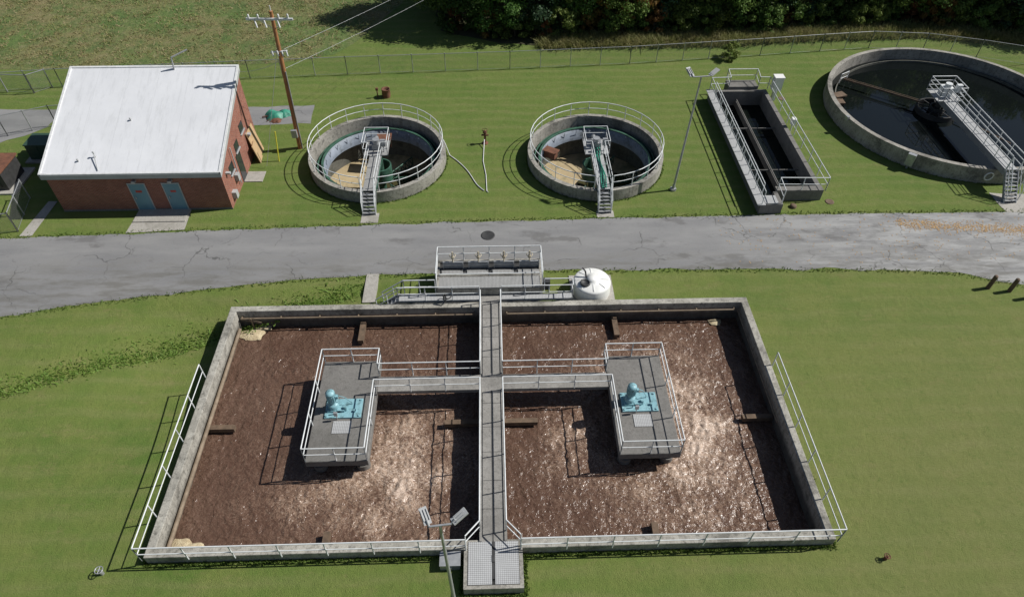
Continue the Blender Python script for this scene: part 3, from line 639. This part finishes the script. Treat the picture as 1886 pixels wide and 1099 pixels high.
# ---------------------------------------------------------------- brick building
root=empty('brick_pump_house'); bx0,bx1,by0,by1=-28.45,-17.3,16.9,24.7; h0,h1=2.85,5.75
mb=MB()
mb.add([(bx0,by0,-.5),(bx1,by0,-.5),(bx1,by1,-.5),(bx0,by1,-.5),(bx0,by0,h0),(bx1,by0,h0),(bx1,by1,h1),(bx0,by1,h1)],
       [(0,1,5,4),(1,2,6,5),(2,3,7,6),(3,0,4,7),(4,5,6,7)]); mb.build('brick_walls',[BRICK],root)
sl=(h1-h0)/(by1-by0); oh=.14
def roofz(y,o=0): return h0+(y-by0)*sl+o
mb=MB(); ya,yb=by0-.25,by1+.2; xa,xb=bx0-oh,bx1+oh
mb.add([(xa,ya,roofz(ya,.36)),(xb,ya,roofz(ya,.36)),(xb,yb,roofz(yb,.36)),(xa,yb,roofz(yb,.36))],[(0,1,2,3)]); 
mb.build('roof_membrane',[ROOFM],root)
mb=MB()
def slab(xA,xB,yA,yB,zl,zh):
    mb.add([(xA,yA,roofz(yA,zl)),(xB,yA,roofz(yA,zl)),(xB,yB,roofz(yB,zl)),(xA,yB,roofz(yB,zl)),(xA,yA,roofz(yA,zh)),(xB,yA,roofz(yA,zh)),(xB,yB,roofz(yB,zh)),(xA,yB,roofz(yB,zh))],
              [(0,3,2,1),(4,5,6,7),(0,1,5,4),(1,2,6,5),(2,3,7,6),(3,0,4,7)])
slab(xa,xb,ya,yb,.0,.355)
mb.build('fascia',[FASC],root)
mb=MB()
for A in ((xa-.02,xa+.12,ya,yb),(xb-.12,xb+.02,ya,yb),(xa+.12,xb-.12,yb-.12,yb),(xa+.12,xb-.12,ya-.02,ya+.08)): slab(*A,.30,.42)
mb.build('roof_edge_trim',[INS],root)
mb=MB()
for i,dx in enumerate((-23.45,-21.25)):
    mb.box(dx,dx+1.02,by0-.03,by0+.02,.09,2.17)
mb.build('doors',[DOOR],root)
mb=MB()
for i,dx in enumerate((-23.45,-21.25)):
    mb.box(dx-.06,dx,by0-.05,by0+.02,.05,2.24); mb.box(dx+1.02,dx+1.08,by0-.05,by0+.02,.05,2.24); mb.box(dx,dx+1.02,by0-.05,by0+.02,2.17,2.24)
    mb.box(dx+.12,dx+.17,by0-.09,by0-.03,1.0,1.2)
mb.build('door_frames',[FASC],root)
mb=MB(); mb.box(-23.15,-22.75,by0-.04,by0-.031,1.5,1.66); mb.box(-20.9,-20.55,by0-.04,by0-.031,1.5,1.65)
mb.build('door_labels',[REDL],root)
mb=MB()
for x in(-22.9,-20.6): mb.box(x-.12,x+.12,by0-.3,by0-.02,2.4,2.55)
mb.build('door_lights',[GALV],root)
mb=MB(); mb.box(-28.47,-17.28,by0-.02,by0,.0,.14); mb.build('base_course',[CONCD],root)
mb=MB()
for y,z_ in((18.3,1.7),(20.2,2.2),(21.9,2.6)): mb.box(bx1-.02,bx1+.03,y,y+.8,z_,z_+.65)
mb.box(bx1-.02,bx1+.04,19.9,20.8,.05,2.1)
mb.build('side_windows',[GLASS],root)
mb=MB()
for y,z_ in((18.3,1.7),(20.2,2.2),(21.9,2.6)): mb.box(bx1+.0,bx1+.1,y-.06,y+.86,z_-.07,z_)
mb.box(bx1,bx1+.35,22.6,22.9,2.0,2.15);mb.box(bx1,bx1+.3,17.6,17.8,2.3,2.42); mb.box(bx1,bx1+.3,17.5,17.9,.4,.9); mb.cyl((bx1+.15,19.2,.5),(bx1+.15,19.2,3.3),.04); mb.obox((bx1+.15,18.9,1.2),(.25,.4,.5))
mb.build('side_fixtures',[FASC],root)
mb=MB(); mb.obox((bx1+.28,23.3,1.1),(.06,1.5,2.2),0,0,0,-.18); mb.obox((bx1+.5,22.6,.7),(.06,.9,1.4),.1,0,0,-.2)
mb.build('plywood_boards',[PLY],root)
mb=MB()
for x,y,h in((-26.3,17.6,.12),(-25.3,17.9,.35),(-23.6,20.6,.12)):
    mb.cyl((x,y,roofz(y,.3)),(x,y,roofz(y,.36)+h),.04,n=10); mb.lathe((x,y,roofz(y,.36)+h),[(.07,0),(.07,.05),(0,.07)],10)
mb.cyl((-25.3,17.9,roofz(17.9,.6)),(-24.9,16.9,roofz(16.9,.42)),.03)
mb.tube([(-21.5,24.6,h1+.3),(-21.4,24.6,h1+1.2),(-20.3,24.9,h1+1.6)],.05)
mb.build('roof_vents',[FASC],root)

# ---------------------------------------------------------------- utility pole
root=empty('utility_pole'); b=Vector((-14.1,24.1,0)); t=Vector((-13.75,24.0,10.3)); d=t-b
mb=MB(); mb.cyl(b,t,.19,.12,12); mb.build('pole',[WOOD],root)
mb=MB(); p=b+d*.955; mb.obox(p+Vector((-.15,-.15,0)),(3.0,.11,.13),-.03)
for x in(-1.35,-.75,.55,1.15): mb.lathe((p.x-.1+x,p.y-.16,p.z+.06),[(.03,0),(.07,.05),(.05,.1),(.08,.14),(.05,.2),(.06,.25),(0,.28)],10)
mb.cyl(p+Vector((-.9,-.12,0)),b+d*.88,.025); mb.cyl(p+Vector((.7,-.12,0)),b+d*.88,.025)
for x in(-1.1,-.5,.35):
    mb.cyl(p+Vector((x,-.2,-.05)),p+Vector((x+.12,-.4,-.45)),.05,n=8)
q=b+d*.74
mb.obox(q+Vector((0,-.1,0)),(1.1,.07,.08),.2)
for x in(-.45,-.1,.2,.5): mb.cyl(q+Vector((x,-.2,.1)),q+Vector((x+.05,-.25,-.25)),.05,n=8)
mb.cyl(t-Vector((0,0,.1)),t+Vector((0,0,.35)),.03)
mb.build('crossarms_and_insulators',[INS],root)
mb=MB(); mb.cyl(b+Vector((.18,-.1,0)),b+d*.6+Vector((.14,-.1,0)),.04); mb.box(b.x-.3,b.x+.1,b.y-.4,b.y-.18,1.1,1.7); mb.build('conduit',[GALV],root)
def wire(mb,a,b,sag,r=.012,n=14):
    a=Vector(a);b=Vector(b); mb.tube([a.lerp(b,i/n)-Vector((0,0,sag*4*(i/n)*(1-i/n))) for i in range(n+1)],r,4)
mb=MB(); wire(mb,q+Vector((.3,0,.1)),(21,74,9),1.2); wire(mb,q-Vector((0,0,1.3)),(20,74,7.8),1.4); 
wire(mb,q-Vector((0,0,.6)),(-17.5,24.6,5.9),.3)
wire(mb,b+d*.8,(-16.0,21.5,.2),.05,.015); 
mb.build('power_lines',[GALV],root)
mb=MB(); mb.cyl((-15.35,22.4,0),(-15.15,22.7,2.3),.045,n=8); mb.build('guy_wire_guard',[YEL])

# ---------------------------------------------------------------- lamps
def lamp(base,h,name,yaw,lean=(0,0),sc=1.0,spread=.9):
    root=empty(name); b=Vector(base); t=b+Vector((lean[0],lean[1],h))
    mb=MB(); mb.cyl(b+Vector((0,0,.12)),t,.085,.05,12); mb.cyl(b+Vector((0,0,-.2)),b+Vector((0,0,.12)),.22,n=16); mb.obox(b+Vector((0,0,.14)),(.34,.34,.05)); mb.cyl(b+Vector((0,0,.15)),b+Vector((0,0,.45)),.11,.10,12)
    u=Vector((math.cos(yaw),math.sin(yaw),0))
    mb.cyl(t-u*.5*spread+Vector((0,0,.02)),t+u*.5*spread+Vector((0,0,.02)),.04,n=8)
    mb.build('pole',[GALV],root)
    mb=MB()
    for s_,ang,tilt in((-1,yaw+1.9,.5),(1,yaw+.5,.35)):
        e=t+u*s_*.5*spread; w=Vector((math.cos(ang),math.sin(ang),0))
        c=e+w*.35*sc*.6+Vector((0,0,.16))
        mb.cyl(e,c,.04,n=8)
        mb.obox(c+w*.2*sc,(.70*sc,.32*sc,.07),ang,0,0,-tilt)
        for k_ in(-.12,0,.12): mb.obox(c+w*.2*sc+Vector((0,0,.05))+Vector((-w.y,w.x,0))*k_*sc,(.45*sc,.02,.06),ang,0,0,-tilt)
    mb.build('led_heads',[FASC],root)
lamp((12.8,18.3,0),8.5,'street_lamp',0.1,(.25,0),.95,1.0)
lamp((-1.52,-9.9,-.0),8.0,'street_lamp',0.1,(-.15,.1),.82,.7)

# ---------------------------------------------------------------- fences
def fence(name,pts,h=1.6,sp=2.6,r=.035):
    root=empty(name); mb=MB(); mm=MB()
    for a,b in zip(pts[:-1],pts[1:]):
        a=Vector((*a,0));b=Vector((*b,0)); L=(b-a).length; n=max(1,round(L/sp))
        for i in range(n+1):
            p=a.lerp(b,i/n); mb.cyl(p,p+Vector((0,0,h+.08)),r,n=6)
        mb.cyl(a+Vector((0,0,h)),b+Vector((0,0,h)),r*.7,n=6); mb.cyl(a+Vector((0,0,.08)),b+Vector((0,0,.08)),.012,n=4)
        mm.add([a+Vector((0,0,.03)),b+Vector((0,0,.03)),b+Vector((0,0,h)),a+Vector((0,0,h))],[(0,1,2,3)])
    mb.build('posts_and_rails',[GALV],root); mm.build('mesh',[MESHF],root)
fence('chain_link_fence',[(-70,31),(-46,32.6),(-40.5,33),(-35.6,33.6),(-20.3,34.7),(-12.1,35.2),(1.9,35.9),(12.5,36.6),(24.5,37.9),(30.2,38.6),(34.9,39.1),(39.7,38.6),(44,37.2),(47.6,35.7),(53,32),(60,26)])
fence('chain_link_fence',[(-42,14.6),(-31.9,14.7),(-30.6,14.9),(-31.4,18.4)],h=1.5,sp=1.9,r=.045)
fence('chain_link_fence',[(-44,25.6),(-36.6,26.2),(-33.5,27.6),(-31.2,27.9),(-30.4,25.0)],h=1.7,sp=2.2)
fence('chain_link_fence',[(-42,33.0),(-37.5,32.6),(-36.4,33.5)],h=1.6,sp=2.2,r=.05)
e=empty('transformer_cabinet'); mb=MB(); mb.box(-33.3,-31.6,22.9,24.4,0,1.25); mb.box(-33.35,-31.55,22.85,24.45,1.25,1.32); mb.box(-32.5,-32.46,22.87,22.9,.1,1.2); mb.build('cabinet',[DGREEN],e)
mb=MB(); mb.box(-33.6,-31.3,22.5,24.7,0,.1); mb.build('pad',[CONCL],e)
e=empty('generator_enclosure'); mb=MB(); mb.box(-37,-33.1,19.2,21.4,.15,1.5)
for i in range(7): mb.box(-36.8+i*.5,-36.45+i*.5,19.16,19.2,.4,1.2)
mb.build('housing',[DARKM],e)
mb=MB(); mb.box(-37.1,-33.0,19.1,21.5,1.5,1.62); mb.cyl((-34.2,20.8,1.6),(-34.2,20.8,2.1),.08,n=10); mb.build('roof',[RUST],e)
mb=MB(); mb.box(-37.6,-32.6,18.8,21.9,0,.12); mb.build('slab',[CONCL],e)

# ---------------------------------------------------------------- small yard items
def hydrant(name,x,y,mat,s=1.0):
    mb=MB(); mb.cyl((x,y,0),(x,y,.75*s),.07*s,n=10); mb.cyl((x,y,.75*s),(x,y,.82*s),.13*s,n=12); mb.cyl((x-.22*s,y,.6*s),(x+.22*s,y,.6*s),.06*s,n=10)
    mb.lathe((x,y,.82*s),[(.12*s,0),(.08*s,.1*s),(0,.14*s)],12); mb.lathe((x,y,0),[(.2*s,0),(.2*s,.06),(.08*s,.1)],12)
    mb.lathe((x,y,.95*s),[(.16*s,0),(.19*s,.02),(.16*s,.04)],14); mb.build(name,[mat])
hydrant('yard_hydrant',-.3,24.4,RUST,1.2)
def valve(x,y,mat,s=1.0):
    mb=MB(); mb.cyl((x,y,0),(x,y,.5*s),.045,n=8); mb.cyl((x,y,0),(x,y,.22),.08,n=10)
    for i in range(16):
        a=2*pi*i/16;b_=2*pi*(i+1)/16; mb.cyl((x+.2*s*math.cos(a),y+.2*s*math.sin(a),.5*s),(x+.2*s*math.cos(b_),y+.2*s*math.sin(b_),.5*s),.022,n=6)
    for a in(0,pi/2,pi,1.5*pi): mb.cyl((x,y,.5*s),(x+.2*s*math.cos(a),y+.2*s*math.sin(a),.5*s),.018,n=6)
    mb.build('valve_handwheel',[mat])
valve(-16.6,-7.7,GALV,.8); valve(16.9,-8.0,RUST,.6)
mb=MB(); mb.lathe((-8.4,31.4,0),[(.32,0),(.36,.35),(.33,.7),(.36,.72),(.30,.72),(.30,.55),(0,.5)],20); mb.build('rusty_barrel',[RUST])
mb=MB(); mb.cyl((-9.1,31.3,0),(-9.1,31.3,.7),.05); mb.obox((-9.1,31.3,.75),(.2,.15,.2)); mb.build('pipe_stub',[RUST])
pts=[]
for i in range(60):
    t=i/59; pts.append((-3.35+3.2*t**.8+.25*math.sin(t*5), 23.2-4.7*t-.5*math.sin(t*3.1),.05 if t>.06 else .05+(.06-t)*18))
mb=MB(); mb.tube(pts,.035); mb.tube([(-.35,24.3,.4),(-.4,23.6,.05),(-.45,22.0,.05),(-.25,20.3,.05),(-.2,18.4,.05),(-.1,18.3,.05)],.03); mb.build('garden_hose',[INS])
mb=MB(); blob(mb,-16.9,28.5,.02,.8,.6,.45,11); blob(mb,-16.2,28.9,.02,.6,.5,.35,12); blob(mb,-17.3,29.0,.02,.4,.45,.3,14); blob(mb,-16.7,27.9,.02,.5,.35,.18,13,1)
for i in range(9):
    a=random.uniform(0,6.28); mb.cyl((-16.7,28.5,.3),(-16.7+1.2*math.cos(a),28.5+.9*math.sin(a),.05),.03,n=5,mat=1)
o=mb.build('tarp_pile',[GREENT,RUST])
for i,(x,y) in enumerate([(29.9,8.2),(31.05,7.9),(31.9,7.3)]):
    mb=MB(); mb.cyl((x,y,-.1),(x+.03,y,.98),.13,.12,12); mb.lathe((x+.03,y,.98),[(.12,0),(.08,.05),(0,.06)],12); mb.build('wooden_bollard',[TIMBER])
for x,y,r in[(-.15,13.75,.38),(23.3,16.7,.22),(24.2,30.4,.22)]:
    mb=MB(); mb.lathe((x,y,0),[(r+.08,.014),(r+.07,.035),(r,.035),(r-.02,.028),(0,.03)],28); mb.build('manhole_cover',[DARKM if x<1 else TIMBER])
mb=MB(); mb.lathe((20.6,16.2,0),[(.22,.0),(.22,.15),(.1,.2),(0,.2)],14); mb.build('valve_box',[TIMBER])

# ---------------------------------------------------------------- vegetation
def leaves(cent,rad,n,size,up=.3,flat=.75):
    N=len(cent)*n; c=np.repeat(cent,n,0); r=np.repeat(rad,n)
    d=rng.normal(size=(N,3)); d/=np.linalg.norm(d,axis=1,keepdims=True); q=rng.random(N)**.4
    p=c+d*(r*q)[:,None]*np.array([1,1,flat])
    nrm=d*.7+rng.normal(size=(N,3))*.6+np.array([0,0,up]); nrm/=np.linalg.norm(nrm,axis=1,keepdims=True)
    a=np.cross(nrm,rng.normal(size=(N,3))); a/=np.linalg.norm(a,axis=1,keepdims=True); b=np.cross(nrm,a)
    s=(size*(.55+.9*rng.random(N)))[:,None]
    V=np.stack([p-a*s*.5,p-b*s*.35+a*s*.1,p+a*s*.6,p+b*s*.35],1).reshape(-1,3)
    F=np.arange(N*4).reshape(-1,4); return V,F
def tree_mesh(h,cr,base,ncl,seed,leafmat,lsize=.3,n=130):
    global rng; rng=np.random.default_rng(seed); random.seed(seed)
    mb=MB(); top=Vector((random.uniform(-.4,.4),random.uniform(-.4,.4),h*.75)); mb.cyl((0,0,-.2),top*.5,h*.026,h*.018,10); mb.cyl(top*.5,top,h*.018,h*.006,8)
    C=[];Rr=[]
    for i in range(ncl):
        t=(i+.5)/ncl; z=base+(h-base)*t**.85; prof=math.sin(pi*min(1,.22+.78*t)**.9)**.6 if t<1 else .2
        a=i*2.4+random.uniform(-.5,.5); rr=cr*prof*random.uniform(.45,1.0)
        p=(rr*math.cos(a),rr*math.sin(a),z+random.uniform(-.4,.4)); C.append(p); Rr.append(cr*random.uniform(.22,.40))
        if i%3==0:
            s=Vector((0,0,max(.5,z*.55))); mb.cyl(s,Vector(p),h*.009,h*.003,6)
    V,F=leaves(np.array(C),np.array(Rr),n,lsize)
    nb=len(mb.v); Vb=np.array(mb.v)
    fs=[list(f) for f in mb.f if len(f)==4]; m_=[0]*len(fs)
    allF=np.concatenate([np.array(fs),F+nb]); o=fast('tree',np.concatenate([Vb,V]),allF,[BARK,leafmat],None,[0]*len(fs)+[1]*len(F),False)
    return o.data
TM=[tree_mesh(9,3.3,.6,60,1,LEAFS[0],.24,190),tree_mesh(11,3.8,1.0,70,2,LEAFS[1],.24,190),tree_mesh(8,2.8,.4,50,3,LEAFS[2],.22,190),tree_mesh(10,3.4,.8,60,4,LEAFS[0],.24,190),tree_mesh(6.5,2.3,.4,42,5,LEAFS[3],.22,150)]
SH=[tree_mesh(2.6,1.5,.1,16,11,LEAFS[1],.2,140),tree_mesh(2.0,1.3,.1,14,12,LEAFS[0],.2,140),tree_mesh(3.0,1.4,.1,18,13,LEAFS[1],.2,140),tree_mesh(2.2,1.0,.1,12,14,LEAFS[3],.18,120)]
random.seed(21)
def place(name,me,x,y,s,z=0):
    o=bpy.data.objects.new(name,me); o.location=(x,y,z); o.rotation_euler=(0,0,random.uniform(0,6.28)); o.scale=(s*random.uniform(.9,1.1),s*random.uniform(.9,1.1),s*random.uniform(.85,1.15)); link(o)
front=[(-4.2,48.0,1,1.0),(-1.8,44.6,0,.95),(1.4,43.0,3,.85),(4.6,43.6,2,1.0),(8.2,44.0,0,.9),(10.6,44.0,4,1.0),(12.5,43.8,1,.75),(14.4,43.8,4,1.0),(16.0,44.6,2,.9),(18.6,44.0,0,.85),(21.4,45.0,3,.9),(24.2,44.3,1,.8),(27,45.5,0,.95),(28.6,44.4,4,.7),(30,45.4,2,.9),(33.0,46.4,1,.9),(36,45.9,0,.9),(39.5,46.4,3,.9),(41.5,45.2,4,.7),(43,45.6,1,.85),(46.5,45.2,0,.9),(50,44,2,.95),(54,43,0,1),(58,41.5,1,1)]
for x,y,k_,s in front: place('deciduous_tree',TM[k_],x,y,s)
for r in range(3):
    for i in range(14):
        x=-3+i*5+random.uniform(-1.2,1.2)+r*1.5; y=50+r*5.5+random.uniform(-1.5,1.5); place('deciduous_tree',TM[random.choice([0,1,2,3])],x,y,random.uniform(1,1.3))
for i in range(46):
    x=-4+i*1.35+random.uniform(-.6,.6); yb=interp([(-6,45),(1.5,41.4),(12,41.8),(22,42.2),(31,43),(41,43.6),(52,41.4),(70,38)],x)+random.uniform(0,1.1)
    place('shrub',random.choice(SH[:3]) if random.random()<.8 else SH[3],x,yb,random.uniform(.7,1.15))
place('shrub',SH[0],21.6,37.4,.62)
def blades(name,P,h,w,mat,lean=.35):
    N=len(P); a=rng.random(N)*2*pi; hh=h*(.5+rng.random(N)*.9); u=np.stack([np.cos(a),np.sin(a),np.zeros(N)],1)*(w*(.6+.8*rng.random(N)))[:,None]
    tip=P+np.stack([rng.normal(size=N)*lean*hh,rng.normal(size=N)*lean*hh,hh],1)
    V=np.stack([P-u,P+u,tip],1).reshape(-1,3); return fast(name,V,np.arange(N*3).reshape(-1,3),[mat])
rng=np.random.default_rng(5)
def clumped(N,x0,x1,yf,spread,cl=.5,k=12):
    n=N//k; cx_=rng.uniform(x0,x1,n); cy_=np.array([yf(x)for x in cx_])+rng.random(n)*spread
    xs=np.repeat(cx_,k)+rng.normal(size=n*k)*cl; ys=np.repeat(cy_,k)+rng.normal(size=n*k)*cl
    return np.stack([xs,ys,np.zeros(n*k)],1)
def edge(x): return interp([(-4,41.0),(1.5,39.6),(12,39.6),(22,39.8),(31,40.8),(41,41.1),(52,38.8),(70,35)],x)
blades('tall_weeds',clumped(30000,5,58,edge,2.3,.25),.60,.05,WEEDM,.7)
P=clumped(26000,-60,-8,lambda x:36.9,19,.22,10)
P=P[~((P[:,0]>-14.5+ (P[:,1]-38)*.48))]; P=P[P[:,1]>36.8+np.maximum(0,(P[:,0]+21)*.25)]
blades('meadow_weeds',P,.14,.05,MEADOWB,1.2)
def ly(x): return 9.4+(x+8.6)*0.33-.0036*(x+8.6)**2
P=clumped(3200,-30,-7.8,lambda x:ly(x)-1.0,.7,.2,8)
ex=clumped(1500,-30,-8,lambda x:ly(x)-.6,.6,.4,5); P=np.concatenate([P,ex])
P[:,2]=[g(p[0],p[1]) for p in P]; blades('ditch_weeds',P,.11,.05,DITCHM,1.1)
seg=[]
def fringe(a,b,n,off=.05):
    t=rng.random(n); x=a[0]+(b[0]-a[0])*t+rng.normal(size=n)*off; y=a[1]+(b[1]-a[1])*t+rng.normal(size=n)*off; seg.append(np.stack([x,y,np.array([g(p,q_) for p,q_ in zip(x,y)])],1))
fringe((-14.95,-7.42),(-1.3,-7.42),1200); fringe((1.3,-7.42),(14.95,-7.42),1200); fringe((-14.95,-7.4),(-14.95,7.4),1000); fringe((14.97,-7.4),(14.97,7.4),900); fringe((-14.9,7.42),(-5.5,7.42),700); fringe((7.4,7.42),(14.9,7.42),600)
fringe((-1.38,-9.1),(-1.38,-7.4),250); fringe((1.32,-9.1),(1.32,-7.4),250); fringe((-1.4,-9.1),(1.3,-9.1),250)
for a,b in zip(ROADU[1:-2],ROADU[2:-1]): fringe((a[0],a[1]+.1),(b[0],b[1]+.1),int(math.dist(a,b)*28),.10)
for a,b in zip(ROADL[3:-3],ROADL[4:-2]): fringe((a[0],a[1]-.1),(b[0],b[1]-.1),int(math.dist(a,b)*28),.10)
for cx_,cy_,R_ in CL:
    for i in range(40):
        a=2*pi*i/40;b=2*pi*(i+1)/40; fringe((cx_+(R_+.06)*math.cos(a),cy_+(R_+.06)*math.sin(a)),(cx_+(R_+.06)*math.cos(b),cy_+(R_+.06)*math.sin(b)),30,.04)
blades('grass_fringe',np.concatenate(seg),.10,.04,DITCHM,.6)
n=2600; xs=27+rng.random(n)*22; yc=14.3-(xs-27)*.11; ys=yc+rng.normal(size=n)*.28; k_=400; 
P=np.stack([xs,ys,np.full(n,.03)],1); P=np.concatenate([P,np.stack([rng.uniform(15,45,k_),rng.uniform(10.5,15.2,k_),np.full(k_,.03)],1)])
N=len(P); a=rng.random(N)*2*pi; u=np.stack([np.cos(a),np.sin(a),np.zeros(N)],1)*.05; w_=np.stack([-np.sin(a),np.cos(a),rng.random(N)*.3],1)*.035
V=np.stack([P-u,P-w_,P+u,P+w_],1).reshape(-1,3); fast('fallen_leaves',V,np.arange(N*4).reshape(-1,4),[FALLEN])

# ---------------------------------------------------------------- light, sky, camera
sd=Vector((2.29,.37,2.3)).normalized()
L=bpy.data.lights.new('sun','SUN'); L.energy=5.0; L.angle=math.radians(.53); L.color=(1,.97,.92)
so=bpy.data.objects.new('sun',L); link(so); so.rotation_euler=sd.to_track_quat('Z','Y').to_euler()
w=bpy.data.worlds.new('World'); scene.world=w; w.use_nodes=True; nt=w.node_tree
sky=nt.nodes.new('ShaderNodeTexSky'); sky.sky_type='NISHITA'; sky.sun_disc=False
sky.sun_elevation=math.asin(sd.z); sky.sun_rotation=math.atan2(sd.x,sd.y); sky.altitude=200
nt.links.new(sky.outputs[0],nt.nodes['Background'].inputs['Color']); nt.nodes['Background'].inputs['Strength'].default_value=.052
cam=bpy.data.cameras.new('camera'); co=bpy.data.objects.new('camera',cam); link(co); scene.camera=co
cam.sensor_width=36; cam.lens=24; cam.clip_end=2000; cam.clip_start=.1
co.matrix_world=Matrix.Translation((.25,-19.93,29))@Matrix.Rotation(math.radians(-2.02),4,'Z')@Matrix.Rotation(math.radians(44),4,'X')@Matrix.Rotation(math.radians(.4),4,'Z')
